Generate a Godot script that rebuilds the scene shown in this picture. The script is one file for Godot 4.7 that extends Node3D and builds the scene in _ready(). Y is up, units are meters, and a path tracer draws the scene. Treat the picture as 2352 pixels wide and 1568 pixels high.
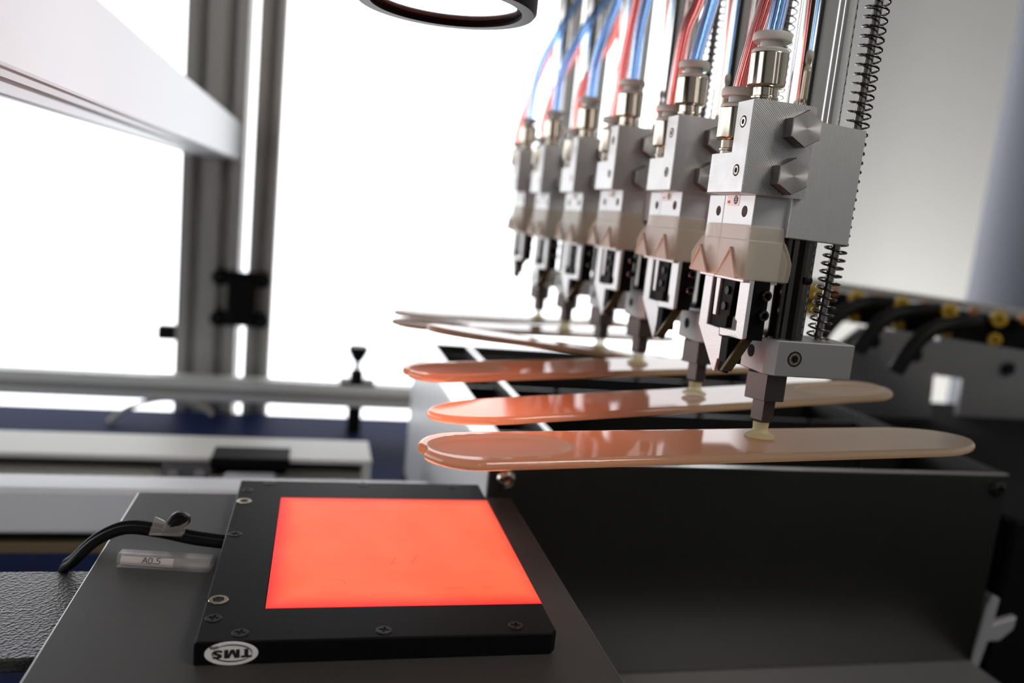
extends Node3D
# Lengths below are millimetres; x to the right along the machine, y up (0 = the camera's height), -z away from it.
const UP := 1000.0                       # the camera stands one metre above the floor

var mv := PackedVector3Array()           # triangles of the mesh being made, counter-clockwise seen from outside
var mu := PackedVector2Array()
var base_of := {}
var M := {}


func _ready() -> void:
	camera_and_light()
	materials()
	room()
	machine_bed()
	frame_and_rails()
	bin()
	backlight_panel()
	lens_barrel()
	manifold()
	heads_sticks_and_hoses()


# ---------------------------------------------------------------- camera, sky, lamps
func camera_and_light() -> void:
	var cam := Camera3D.new()
	cam.name = "camera"
	cam.transform = Transform3D(Basis(Vector3(0.96942503, 0.09931261, 0.22439276), Vector3(-0.06025683, 0.98278634, -0.17464286), Vector3(-0.23787437, 0.15578197, 0.95872194)), Vector3(0, UP * 0.001, 0))
	cam.near = 0.01
	cam.far = 20.0
	cam.fov = 45.93
	var lens := CameraAttributesPhysical.new()
	lens.frustum_focal_length = 28.316
	lens.frustum_near = 0.01
	lens.frustum_far = 20.0
	lens.frustum_focus_distance = 0.205
	lens.exposure_aperture = 9.0
	cam.attributes = lens
	add_child(cam)
	cam.current = true
	var env := Environment.new()
	env.background_mode = Environment.BG_SKY
	var sky := ProceduralSkyMaterial.new()
	sky.sky_top_color = Color(0.98, 0.985, 1.0)
	sky.sky_horizon_color = Color(0.98, 0.985, 1.0)
	sky.ground_bottom_color = Color(0.98, 0.985, 1.0)
	sky.ground_horizon_color = Color(0.98, 0.985, 1.0)
	sky.sky_energy_multiplier = 1.75
	sky.ground_energy_multiplier = 1.75
	env.sky = Sky.new()
	env.sky.sky_material = sky
	env.tonemap_mode = Environment.TONE_MAPPER_LINEAR
	env.tonemap_exposure = 1.0
	env.sdfgi_enabled = true
	env.ssao_enabled = true
	env.ssil_enabled = true
	var we := WorldEnvironment.new()
	we.name = "environment"
	we.environment = env
	add_child(we)
	# the lamp panel under the ceiling, to the right behind the camera
	area_light("ceiling_lamp_light", Vector3(620, 760, 420), Vector3(120, 0, -200), Vector2(0.34, 0.34), Color(1.0, 0.98, 0.95), 4.4)
	# an added fill lamp, out of view, that brightens the wall on the right
	area_light("wall_fill_light", Vector3(1330, -420, -1020), Vector3(1150, -60, -1600), Vector2(0.36, 0.36), Color(1.0, 0.99, 0.97), 2.4)
	# the red inspection light, just in front of its glowing face
	area_light("inspection_light", Vector3(26.9, -98.28, -223.35), Vector3(26.9, 0, -223.36), Vector2(0.0672, 0.0718), Color(1.0, 0.25, 0.16).linear_to_srgb(), 2.5)


func area_light(called: String, at: Vector3, look: Vector3, size: Vector2, color: Color, energy: float) -> void:
	var l := AreaLight3D.new()
	l.name = called
	l.area_size = size
	l.area_normalize_energy = false
	l.light_color = color
	l.light_energy = energy
	l.shadow_enabled = true
	var p := w(at)
	var d := (w(look) - p).normalized()
	l.transform = Transform3D(Basis.looking_at(d, Vector3.FORWARD if absf(d.y) > 0.9 else Vector3.UP), p)
	add_child(l)


func w(p: Vector3) -> Vector3:
	return (p + Vector3(0, UP, 0)) * 0.001


# ---------------------------------------------------------------- textures and materials
func noise(freq: float, seed_: int, kind := FastNoiseLite.TYPE_SIMPLEX_SMOOTH, octaves := 3, lo := 0.0, hi := 1.0, size := 512) -> NoiseTexture2D:
	var n := FastNoiseLite.new()
	n.noise_type = kind
	n.frequency = freq
	n.seed = seed_
	n.fractal_octaves = octaves
	var t := NoiseTexture2D.new()
	t.width = size
	t.height = size
	t.seamless = true
	t.noise = n
	if lo != 0.0 or hi != 1.0:
		var g := Gradient.new()
		g.set_color(0, Color(lo, lo, lo))
		g.set_color(1, Color(hi, hi, hi))
		t.color_ramp = g
	return t


func arcs(cx: float, cy: float, period: float, seed_: int) -> ImageTexture:
	# the curved cutter marks of a face mill
	var s := 512
	var im := Image.create(s, s, false, Image.FORMAT_L8)
	var n := FastNoiseLite.new()
	n.seed = seed_
	n.frequency = 0.02
	for y in s:
		for x in s:
			var r := Vector2(x - cx, y - cy).length()
			var v := 0.5 + 0.3 * sin(r / period * TAU + n.get_noise_2d(x, y) * 1.2) + 0.22 * n.get_noise_2d(r * 6.0, 3.0)
			im.set_pixel(x, y, Color(v, v, v))
	return ImageTexture.create_from_image(im)


func mat(c: Color, rough := 0.5, metal := 0.0, spec := 0.5) -> StandardMaterial3D:
	var m := StandardMaterial3D.new()
	m.albedo_color = c
	m.roughness = rough
	m.metallic = metal
	m.metallic_specular = spec
	return m


func relief(m: StandardMaterial3D, t: Texture2D, scale: Vector3, depth_cm: float) -> StandardMaterial3D:
	m.uv1_triplanar = true
	m.uv1_world_triplanar = true
	m.uv1_scale = scale
	m.heightmap_enabled = true
	m.heightmap_texture = t
	m.heightmap_scale = depth_cm
	return m


func materials() -> void:
	var grain := noise(0.03, 3, FastNoiseLite.TYPE_SIMPLEX_SMOOTH, 4)
	var speck := noise(0.12, 5, FastNoiseLite.TYPE_SIMPLEX_SMOOTH, 3)
	var bubbles := noise(0.045, 8, FastNoiseLite.TYPE_CELLULAR, 2)
	var tone := noise(0.012, 11, FastNoiseLite.TYPE_SIMPLEX_SMOOTH, 4, 0.72, 1.0)
	var mill := arcs(-160, 660, 5.6, 4)
	M.milled = relief(mat(Color(0.745, 0.74, 0.735), 0.42, 0.75), mill, Vector3(25, 25, 25), 0.006)
	M.milled.roughness_texture = tone
	M.slide = relief(mat(Color(0.76, 0.755, 0.75), 0.45, 0.75), arcs(900, 260, 5.0, 9), Vector3(25, 25, 25), 0.006)
	M.cast = mat(Color(0.62, 0.615, 0.61), 0.5, 0.7)
	M.gripper = mat(Color(0.78, 0.775, 0.77), 0.45, 0.75)
	M.plate_metal = relief(mat(Color(0.78, 0.775, 0.77), 0.42, 0.7), grain, Vector3(40, 160, 40), 0.004)
	M.nut = mat(Color(0.34, 0.31, 0.30), 0.42, 0.9)
	M.chrome = mat(Color(0.93, 0.92, 0.90), 0.12, 1.0)
	M.shaft = mat(Color(0.40, 0.385, 0.37), 0.16, 1.0)  # steel darkened: shade on the lower head put into its colour
	M.rod = mat(Color(0.56, 0.54, 0.52), 0.2, 1.0)
	M.nickel = mat(Color(0.80, 0.76, 0.69), 0.16, 1.0)
	M.wire = mat(Color(0.36, 0.345, 0.33), 0.2, 1.0)
	M.bolt = mat(Color(0.52, 0.50, 0.49), 0.34, 1.0)
	M.turned = mat(Color(0.74, 0.72, 0.70), 0.3, 1.0)
	M.turned.anisotropy_enabled = true
	M.turned.anisotropy = 0.8
	M.grey_plastic = mat(Color(0.80, 0.785, 0.745), 0.5)
	M.black = mat(Color(0.09, 0.09, 0.09), 0.4, 0.0, 0.25)
	M.black_matte = mat(Color(0.07, 0.068, 0.068), 0.6, 0.0, 0.2)
	M.deep_black = mat(Color(0.02, 0.02, 0.02), 0.75, 0.0, 0.25)
	M.hole = mat(Color(0.03, 0.028, 0.027), 0.7, 0.0, 0.3)  # near-black that paints in the shade inside holes and sockets
	M.brass = mat(Color(0.33, 0.27, 0.17), 0.38, 0.8)
	M.anodized = relief(mat(Color(0.075, 0.07, 0.073), 0.42, 0.0, 0.12), noise(0.05, 21, FastNoiseLite.TYPE_SIMPLEX_SMOOTH, 3), Vector3(170, 170, 40), 0.003)
	M.boot = mat(Color(0.85, 0.81, 0.74, 0.34), 0.42, 0.0, 0.5)
	M.boot.transparency = BaseMaterial3D.TRANSPARENCY_ALPHA
	M.boot.backlight_enabled = true
	M.boot.backlight = Color(0.75, 0.70, 0.62)
	M.boot_ridge = mat(Color(0.83, 0.78, 0.71), 0.4)
	M.boot_ridge.backlight_enabled = true
	M.boot_ridge.backlight = Color(0.85, 0.72, 0.62)
	M.cup = mat(Color(0.78, 0.75, 0.60, 0.62), 0.3, 0.0, 0.5)
	M.cup.transparency = BaseMaterial3D.TRANSPARENCY_ALPHA
	M.cup.backlight_enabled = true
	M.cup.backlight = Color(0.8, 0.74, 0.55)
	M.stick = mat(Color(0.64, 0.605, 0.52), 0.06, 0.0, 0.72)
	M.stick.backlight_enabled = true
	M.stick.backlight = Color(1.0, 0.9, 0.78)
	M.stick.clearcoat_enabled = true
	M.stick.clearcoat = 0.3
	M.stick.clearcoat_roughness = 0.05
	M.frosted = mat(Color(0.80, 0.75, 0.68), 0.6, 0.0, 0.5)
	M.frosted.backlight_enabled = true
	M.frosted.backlight = Color(1.0, 0.9, 0.78)
	M.blue_hose = glassy(Color(0.74, 0.86, 1.0, 0.03))
	M.red_hose = glassy(Color(1.0, 0.73, 0.71, 0.03))
	M.clear = mat(Color(0.85, 0.82, 0.8, 0.12), 0.12)
	M.clear.transparency = BaseMaterial3D.TRANSPARENCY_ALPHA
	M.paint = relief(mat(Color(0.25, 0.243, 0.235), 0.5, 0.0, 0.25), noise(0.2, 33, FastNoiseLite.TYPE_SIMPLEX_SMOOTH, 2), Vector3(60, 60, 60), 0.006)
	M.leather = relief(mat(Color(0.22, 0.22, 0.22), 0.38, 0.0, 0.5), bubbles, Vector3(45, 45, 45), 0.03)
	M.bare = mat(Color(0.88, 0.88, 0.87), 0.3, 0.9)
	M.stainless = mat(Color(0.39, 0.385, 0.38), 0.34, 1.0)
	M.stainless_lit = mat(Color(0.84, 0.84, 0.84), 0.4, 0.5)  # lighter copy of the tray steel, window light put into its colour
	M.divider = mat(Color(0.10, 0.095, 0.095), 0.4, 0.3)
	M.extrusion = mat(Color(0.64, 0.63, 0.61), 0.45, 0.3)
	M.beam = mat(Color(0.76, 0.765, 0.775), 0.45, 0.5)
	M.rail = mat(Color(0.90, 0.9, 0.885), 0.4, 0.2)
	M.white = mat(Color(0.93, 0.94, 0.96), 0.4)
	M.cream = mat(Color(0.93, 0.925, 0.89), 0.45)
	M.belt = mat(Color(0.17, 0.205, 0.36), 0.55, 0.0, 0.1)
	M.tan = mat(Color(0.45, 0.39, 0.29), 0.6)
	M.paper = mat(Color(0.82, 0.78, 0.76), 0.7)
	M.print = mat(Color(0.1, 0.095, 0.095), 0.6)
	M.sticker = mat(Color(0.92, 0.91, 0.89), 0.45)
	M.red_print = mat(Color(0.75, 0.12, 0.1), 0.6)
	M.yellow = mat(Color(0.66, 0.54, 0.14), 0.45)
	M.copper = mat(Color(0.75, 0.52, 0.32), 0.35, 0.8)
	M.hose = mat(Color(0.06, 0.06, 0.06), 0.5, 0.0, 0.25)
	M.sheet = mat(Color(0.52, 0.515, 0.52), 0.4, 0.6)
	M.pillar = mat(Color(0.37, 0.38, 0.42), 0.6)
	M.glass = mat(Color(1, 1, 1, 0.02), 0.02)
	M.glass.transparency = BaseMaterial3D.TRANSPARENCY_ALPHA
	M.dim_white = mat(Color(0.55, 0.55, 0.56), 0.5)
	M.opal = mat(Color(0.93, 0.94, 0.96), 0.08, 0.9)
	M.wall = mat(Color(0.92, 0.92, 0.91), 0.8)
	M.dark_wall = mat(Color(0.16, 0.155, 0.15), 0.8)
	M.front_wall = mat(Color(0.58, 0.575, 0.57), 0.8)
	M.ceiling = mat(Color(0.3, 0.3, 0.3), 0.85)
	M.floor = mat(Color(0.22, 0.215, 0.21), 0.6)
	M.red_glow = mat(Color(0.3, 0.04, 0.04), 0.45, 0.0, 0.2)
	M.red_glow.emission_enabled = true
	M.red_glow.emission = Color.WHITE
	M.red_glow.emission_operator = BaseMaterial3D.EMISSION_OP_MULTIPLY
	M.red_glow.emission_texture = diffuser()
	M.red_glow.emission_energy_multiplier = 1.0
	M.lamp_glow = mat(Color(0.9, 0.9, 0.9), 0.5)
	M.lamp_glow.emission_enabled = true
	M.lamp_glow.emission = Color(1.0, 0.97, 0.92)
	M.lamp_glow.emission_energy_multiplier = 1.2


func diffuser() -> ImageTexture:
	# the glow of the diffuser sheet: deeper red along its rim, with rubbed scratches near the front
	var s := 256
	var im := Image.create(s, s, false, Image.FORMAT_RGB8)
	var n := FastNoiseLite.new()
	n.seed = 7
	n.frequency = 0.012
	n.fractal_octaves = 3
	for y in s:
		for x in s:
			var e := minf(minf(x, y + 4), minf(s - 1 - x + 9, s - 1 - y)) / 26.0
			var k := clampf(e, 0.0, 1.0)
			k = k * (2.0 - k)
			var v := n.get_noise_2d(x, y) * 0.03
			im.set_pixel(x, y, Color(1.0, lerpf(0.22, 0.425, k) + v, lerpf(0.20, 0.27, k) + v))
	for m in [[70, 214, 26, 0.9, 5], [118, 176, 20, 1.2, 0], [140, 172, 22, 1.2, 0], [170, 226, 16, 0.15, 0], [205, 224, 10, 0.15, 0], [128, 120, 14, 0.1, 0], [95, 236, 12, 0.1, 0]]:
		for i in m[2] * 2:
			var a: float = m[3] + (i * 0.06 if m[4] else 0.0)
			var px := int(m[0] + cos(a) * i * 0.5)
			var py := int(m[1] - sin(a) * i * 0.5)
			var c := im.get_pixel(px, py)
			im.set_pixel(px, py, Color(0.98, c.g - 0.045, c.b - 0.03))
	return ImageTexture.create_from_image(im)


func glassy(c: Color) -> StandardMaterial3D:
	var m := mat(c, 0.06)
	m.refraction_enabled = true
	m.refraction_scale = 0.045
	m.transparency = BaseMaterial3D.TRANSPARENCY_ALPHA
	return m


# ---------------------------------------------------------------- nodes
func numbered(called: String, parent: Node) -> String:
	if not parent.has_node(NodePath(called)):
		return called
	var k := 1
	while parent.has_node(NodePath("%s_%03d" % [called, k])):
		k += 1
	return "%s_%03d" % [called, k]


func tag(o: Node, label: String, category: String, group := "") -> void:
	o.set_meta("label", label)
	o.set_meta("category", category)
	if group:
		o.set_meta("group", group)


func thing(called: String, label: String, category: String, at: Vector3, group := "") -> Node3D:
	var o := Node3D.new()
	o.name = numbered(called, self)
	o.position = w(at)
	add_child(o)
	base_of[o] = at
	tag(o, label, category, group)
	return o


func part(called: String, parent: Node3D, m: Material, soft := 38.0) -> MeshInstance3D:
	var o := MeshInstance3D.new()
	o.name = numbered(called, parent)
	o.mesh = commit(base_of[parent], soft)
	o.material_override = null
	(o.mesh as ArrayMesh).surface_set_material(0, m)
	parent.add_child(o)
	base_of[o] = base_of[parent]
	return o


func solo(called: String, m: Material, at: Vector3, soft := 38.0) -> MeshInstance3D:
	var o := MeshInstance3D.new()
	o.name = numbered(called, self)
	o.mesh = commit(at, soft)
	(o.mesh as ArrayMesh).surface_set_material(0, m)
	o.position = w(at)
	add_child(o)
	base_of[o] = at
	return o


func struct(called: String, m: Material, at: Vector3) -> MeshInstance3D:
	var o := solo(called, m, at)
	o.set_meta("kind", "structure")
	return o


func commit(origin: Vector3, soft: float) -> ArrayMesh:
	var n := mv.size()
	var face := PackedVector3Array()
	var unit := PackedVector3Array()
	var near := {}
	var keys := []
	keys.resize(n)
	for i in range(0, n, 3):
		var c := (mv[i + 1] - mv[i]).cross(mv[i + 2] - mv[i])
		face.append(c)
		var l := c.length()
		unit.append(c / l if l > 0.0 else Vector3.UP)
	for i in n:
		var k := Vector3i((mv[i] * 1000.0).round())
		keys[i] = k
		if near.has(k):
			near[k].append(i / 3)
		else:
			near[k] = [i / 3]
	var out_v := PackedVector3Array()
	var out_n := PackedVector3Array()
	out_v.resize(n)
	out_n.resize(n)
	var lim := cos(deg_to_rad(soft))
	for i in n:
		var u := unit[i / 3]
		var acc := Vector3.ZERO
		for f in near[keys[i]]:
			if unit[f].dot(u) > lim:
				acc += face[f]
		var l := acc.length()
		out_n[i] = acc / l if l > 0.0 else u
		out_v[i] = (mv[i] - origin) * 0.001
	var uv := mu.duplicate()
	uv.resize(n)
	for i in range(0, n, 3):                  # Godot's front faces run clockwise
		var a := out_v[i + 1]
		out_v[i + 1] = out_v[i + 2]
		out_v[i + 2] = a
		a = out_n[i + 1]
		out_n[i + 1] = out_n[i + 2]
		out_n[i + 2] = a
		var b := uv[i + 1]
		uv[i + 1] = uv[i + 2]
		uv[i + 2] = b
	var arr := []
	arr.resize(Mesh.ARRAY_MAX)
	arr[Mesh.ARRAY_VERTEX] = out_v
	arr[Mesh.ARRAY_NORMAL] = out_n
	arr[Mesh.ARRAY_TEX_UV] = uv
	var me := ArrayMesh.new()
	me.add_surface_from_arrays(Mesh.PRIMITIVE_TRIANGLES, arr)
	mv = PackedVector3Array()
	mu = PackedVector2Array()
	return me


# ---------------------------------------------------------------- shapes
func tri(a: Vector3, b: Vector3, c: Vector3) -> void:
	mv.append(a)
	mv.append(b)
	mv.append(c)
	mu.append(Vector2.ZERO)
	mu.append(Vector2.ZERO)
	mu.append(Vector2.ZERO)


func quad(a: Vector3, b: Vector3, c: Vector3, d: Vector3) -> void:
	tri(a, b, c)
	tri(a, c, d)


func outward(start: int) -> void:
	var mid := Vector3.ZERO
	for i in range(start, mv.size()):
		mid += mv[i]
	mid /= maxf(1.0, mv.size() - start)
	var s := 0.0
	for i in range(start, mv.size(), 3):
		s += (mv[i] - mid).dot((mv[i + 1] - mid).cross(mv[i + 2] - mid))
	if s < 0.0:
		for i in range(start, mv.size(), 3):
			var a := mv[i + 1]
			mv[i + 1] = mv[i + 2]
			mv[i + 2] = a


func on(axis: String, p: Vector2, t: float) -> Vector3:
	if axis == "x":
		return Vector3(t, p.y, p.x)     # outline in (z, y)
	if axis == "y":
		return Vector3(p.x, t, p.y)     # outline in (x, z)
	return Vector3(p.x, p.y, t)         # outline in (x, y)


func area2(p: PackedVector2Array) -> float:
	var s := 0.0
	for i in p.size():
		s += p[i].cross(p[(i + 1) % p.size()])
	return s


func ccw(p: PackedVector2Array) -> PackedVector2Array:
	var q := p.duplicate()
	if area2(q) < 0.0:
		q.reverse()
	return q


func inset(p: PackedVector2Array, d: float) -> PackedVector2Array:
	var q := PackedVector2Array()
	var n := p.size()
	for i in n:
		var e1 := (p[i] - p[(i + n - 1) % n]).normalized()
		var e2 := (p[(i + 1) % n] - p[i]).normalized()
		var n1 := Vector2(-e1.y, e1.x)
		var n2 := Vector2(-e2.y, e2.x)
		q.append(p[i] + (n1 + n2) * (d / maxf(0.3, 1.0 + n1.dot(n2))))
	return q


func cap(axis: String, outline: PackedVector2Array, t: float, up: bool, holes: Array) -> void:
	var p := outline.duplicate()
	for h in holes:
		var ring: PackedVector2Array = ccw(h)
		ring.reverse()
		var bi := 0
		var bj := 0
		var best := INF
		for i in p.size():
			for j in ring.size():
				var d := p[i].distance_squared_to(ring[j])
				if d < best:
					best = d
					bi = i
					bj = j
		var joined := PackedVector2Array()
		for i in p.size():
			joined.append(p[i])
			if i == bi:
				for j in ring.size():
					joined.append(ring[(bj + j) % ring.size()])
				var g := (ring[(bj + ring.size() - 1) % ring.size()] - ring[bj]) * 0.002
				joined.append(ring[bj] + g)
				joined.append(p[i] + (p[(i + 1) % p.size()] - p[i]) * 0.0005)
		p = joined
	var idx := Geometry2D.triangulate_polygon(p)
	for k in range(0, idx.size(), 3):
		var a := p[idx[k]]
		var b := p[idx[k + 1]]
		var c := p[idx[k + 2]]
		if ((b - a).cross(c - a) > 0.0) == up:
			tri(on(axis, a, t), on(axis, b, t), on(axis, c, t))
		else:
			tri(on(axis, a, t), on(axis, c, t), on(axis, b, t))


# a solid between the planes a < b across an axis, edges chamfered; sockets: [outline, depth, at_b]
func prism(axis: String, outline: PackedVector2Array, a: float, b: float, bev := 0.0, sockets := []) -> void:
	var start := mv.size()
	var p := ccw(outline)
	var n := p.size()
	var q := inset(p, bev) if bev > 0.0 else p
	var rings := [[q, a], [p, a + bev], [p, b - bev], [q, b]] if bev > 0.0 else [[p, a], [p, b]]
	for k in rings.size() - 1:
		for i in n:
			var j := (i + 1) % n
			quad(on(axis, rings[k][0][i], rings[k][1]), on(axis, rings[k][0][j], rings[k][1]), on(axis, rings[k + 1][0][j], rings[k + 1][1]), on(axis, rings[k + 1][0][i], rings[k + 1][1]))
	var ha := []
	var hb := []
	for s in sockets:
		var ring := ccw(s[0])
		var t: float = b if s[2] else a
		var u: float = t + (-s[1] if s[2] else s[1])
		(hb if s[2] else ha).append(ring)
		for i in ring.size():
			var j := (i + 1) % ring.size()
			var lo := minf(t, u)
			var hi := maxf(t, u)
			quad(on(axis, ring[j], lo), on(axis, ring[i], lo), on(axis, ring[i], hi), on(axis, ring[j], hi))
		cap(axis, ring, u, s[2], [])
	cap(axis, q, a, false, ha)
	cap(axis, q, b, true, hb)
	outward(start)


func pts(flat: Array) -> PackedVector2Array:
	var p := PackedVector2Array()
	for i in range(0, flat.size(), 2):
		p.append(Vector2(flat[i], flat[i + 1]))
	return p


func rect(x0: float, y0: float, x1: float, y1: float, r := 0.0, seg := 3) -> PackedVector2Array:
	if r <= 0.0:
		return pts([x0, y0, x1, y0, x1, y1, x0, y1])
	var p := PackedVector2Array()
	for k in 4:
		var c := Vector2(x1 - r if k in [0, 3] else x0 + r, y1 - r if k < 2 else y0 + r)
		for i in seg + 1:
			var t := (k + float(i) / seg) * PI / 2
			p.append(c + Vector2(cos(t), sin(t)) * r)
	return p


func round_(c: Vector2, r: float, n := 28, turn := 0.0, squash := 1.0) -> PackedVector2Array:
	var p := PackedVector2Array()
	for i in n:
		var t := turn + TAU * i / n
		p.append(c + Vector2(cos(t) * r, sin(t) * r * squash))
	return p


func box(x0: float, y0: float, z0: float, x1: float, y1: float, z1: float, bev := 0.2) -> void:
	var p := rect(x0, y0, x1, y1)
	if bev > 0.0:
		p = rect(x0, y0, x1, y1, bev, 1)
	prism("z", p, minf(z0, z1), maxf(z0, z1), bev)


func lathe(profile: Array, c: Vector3, axis := "y", n := 36) -> void:
	var start := mv.size()
	var at := Vector2(c.x, c.z) if axis == "y" else Vector2(c.z, c.y) if axis == "x" else Vector2(c.x, c.y)
	var t0 := c.y if axis == "y" else c.x if axis == "x" else c.z
	for k in profile.size() - 1:
		for i in n:
			var a := TAU * i / n
			var b := TAU * (i + 1) / n
			var d := Vector2(cos(a), sin(a))
			var e := Vector2(cos(b), sin(b))
			var r0: float = profile[k][0]
			var r1: float = profile[k + 1][0]
			var h0: float = t0 + profile[k][1]
			var h1: float = t0 + profile[k + 1][1]
			if r0 > 0.0:
				tri(on(axis, at + d * r0, h0), on(axis, at + e * r0, h0), on(axis, at + e * r1, h1))
			if r1 > 0.0:
				tri(on(axis, at + d * r0, h0), on(axis, at + e * r1, h1), on(axis, at + d * r1, h1))
	outward(start)


func rod(c: Vector3, r: float, y0: float, y1: float, n := 36, bev := 0.2) -> void:
	lathe([[0.0, y0 - c.y], [r - bev, y0 - c.y], [r, y0 + bev - c.y], [r, y1 - bev - c.y], [r - bev, y1 - c.y], [0.0, y1 - c.y]], c, "y", n)


func sweep(path: PackedVector3Array, r: float, n := 10, bore := 0.0, flat := 1.0) -> void:
	var start := mv.size()
	var side := Vector3.ZERO
	var rings := []
	var inner := []
	for i in path.size():
		var d := (path[mini(i + 1, path.size() - 1)] - path[maxi(i - 1, 0)]).normalized()
		if side == Vector3.ZERO:
			side = d.cross(Vector3.UP if absf(d.y) < 0.9 else Vector3.BACK)
		side = (side - d * side.dot(d)).normalized()
		var other := d.cross(side)
		var ring := []
		var hole := []
		for k in n:
			var t := TAU * k / n
			var v := side * cos(t) + other * sin(t) * flat
			ring.append(path[i] + v * r)
			hole.append(path[i] + v * bore)
		rings.append(ring)
		inner.append(hole)
	for i in path.size() - 1:
		for k in n:
			var j := (k + 1) % n
			quad(rings[i][k], rings[i][j], rings[i + 1][j], rings[i + 1][k])
			if bore > 0.0:
				quad(inner[i][j], inner[i][k], inner[i + 1][k], inner[i + 1][j])
	for e in [0, path.size() - 1]:
		for k in n:
			var j := (k + 1) % n
			if bore > 0.0:
				if e == 0:
					quad(rings[e][j], rings[e][k], inner[e][k], inner[e][j])
				else:
					quad(rings[e][k], rings[e][j], inner[e][j], inner[e][k])
			elif e == 0:
				tri(path[e], rings[e][j], rings[e][k])
			else:
				tri(path[e], rings[e][k], rings[e][j])
	outward(start)


func smooth_path(raw: Array, per := 8) -> PackedVector3Array:
	var c := PackedVector3Array()
	for i in raw.size() - 1:
		var p0: Vector3 = raw[maxi(i - 1, 0)]
		var p1: Vector3 = raw[i]
		var p2: Vector3 = raw[i + 1]
		var p3: Vector3 = raw[mini(i + 2, raw.size() - 1)]
		for k in per:
			c.append(p1.cubic_interpolate(p2, p0, p3, float(k) / per))
	c.append(raw[-1])
	return c


func lettering(called: String, parent: Node3D, s: String, at: Vector3, basis: Basis, height: float, m: Material, bold := true) -> MeshInstance3D:
	var f := SystemFont.new()
	f.font_names = PackedStringArray(["Droid Sans"])
	f.font_weight = 700 if bold else 400
	var heavy := FontVariation.new()
	heavy.base_font = f
	heavy.variation_embolden = 0.9 if bold else 0.25
	var t := TextMesh.new()
	t.text = s
	t.font = heavy
	t.font_size = 48
	t.pixel_size = 0.01                  # capitals 0.34 m high, then scaled to their size
	t.curve_step = 1.0
	var k := height * 0.001 / 0.345
	t.depth = 0.00008 / k
	t.material = m
	var o := MeshInstance3D.new()
	o.name = numbered(called, parent)
	o.mesh = t
	o.transform = Transform3D(basis * Basis.from_scale(Vector3(k, k, k)), (at - base_of[parent]) * 0.001)
	parent.add_child(o)
	base_of[o] = base_of[parent]
	return o


# a socket screw or set screw seen end on; axis "z" looks towards +z, axis "x" towards -x, axis "y" upwards
func socket_screw(called: String, parent: Node3D, m: Material, axis: String, c: Vector3, r: float, tall: float, deep: float, ring := 0.0) -> void:
	var t := c.x if axis == "x" else c.y if axis == "y" else c.z
	var p := Vector2(c.z, c.y) if axis == "x" else Vector2(c.x, c.z) if axis == "y" else Vector2(c.x, c.y)
	var hexagon := round_(p, r * 0.62, 6, 0.3)
	var lo := t - tall if axis == "x" else t - 0.6
	var hi := t + 0.6 if axis == "x" else t + tall
	prism(axis, round_(p, r, 28), lo, hi, minf(0.22, tall * 0.45 + 0.05), [[hexagon, deep, axis != "x"]])
	var s := part(called, parent, m)
	if ring > 0.0:
		var floor_ := t - tall + deep if axis == "x" else t + tall - deep
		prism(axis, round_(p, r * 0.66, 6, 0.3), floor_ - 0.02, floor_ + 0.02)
		part("socket", s, M.hole)  # dark disc painting the shade on the socket floor
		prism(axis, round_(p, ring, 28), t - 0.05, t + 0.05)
		part("recess_shade", s, M.hole)  # flat dark disc painting the shaded gap round the screw


func cross_screw(parent: Node3D, at: Vector2, y: float, r: float) -> void:
	var c := PackedVector2Array()
	var a := r * 0.16
	var b := r * 0.62
	for v in [[b, -a], [b, a], [a, a], [a, b], [-a, b], [-a, a], [-b, a], [-b, -a], [-a, -a], [-a, -b], [a, -b], [a, -a]]:
		c.append(at + Vector2(v[0], v[1]).rotated(0.25))
	prism("y", round_(at, r, 28), y - 0.4, y + 0.14, 0.12, [[c, 0.35, true]])
	part("cross_screw", parent, M.black)


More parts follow.
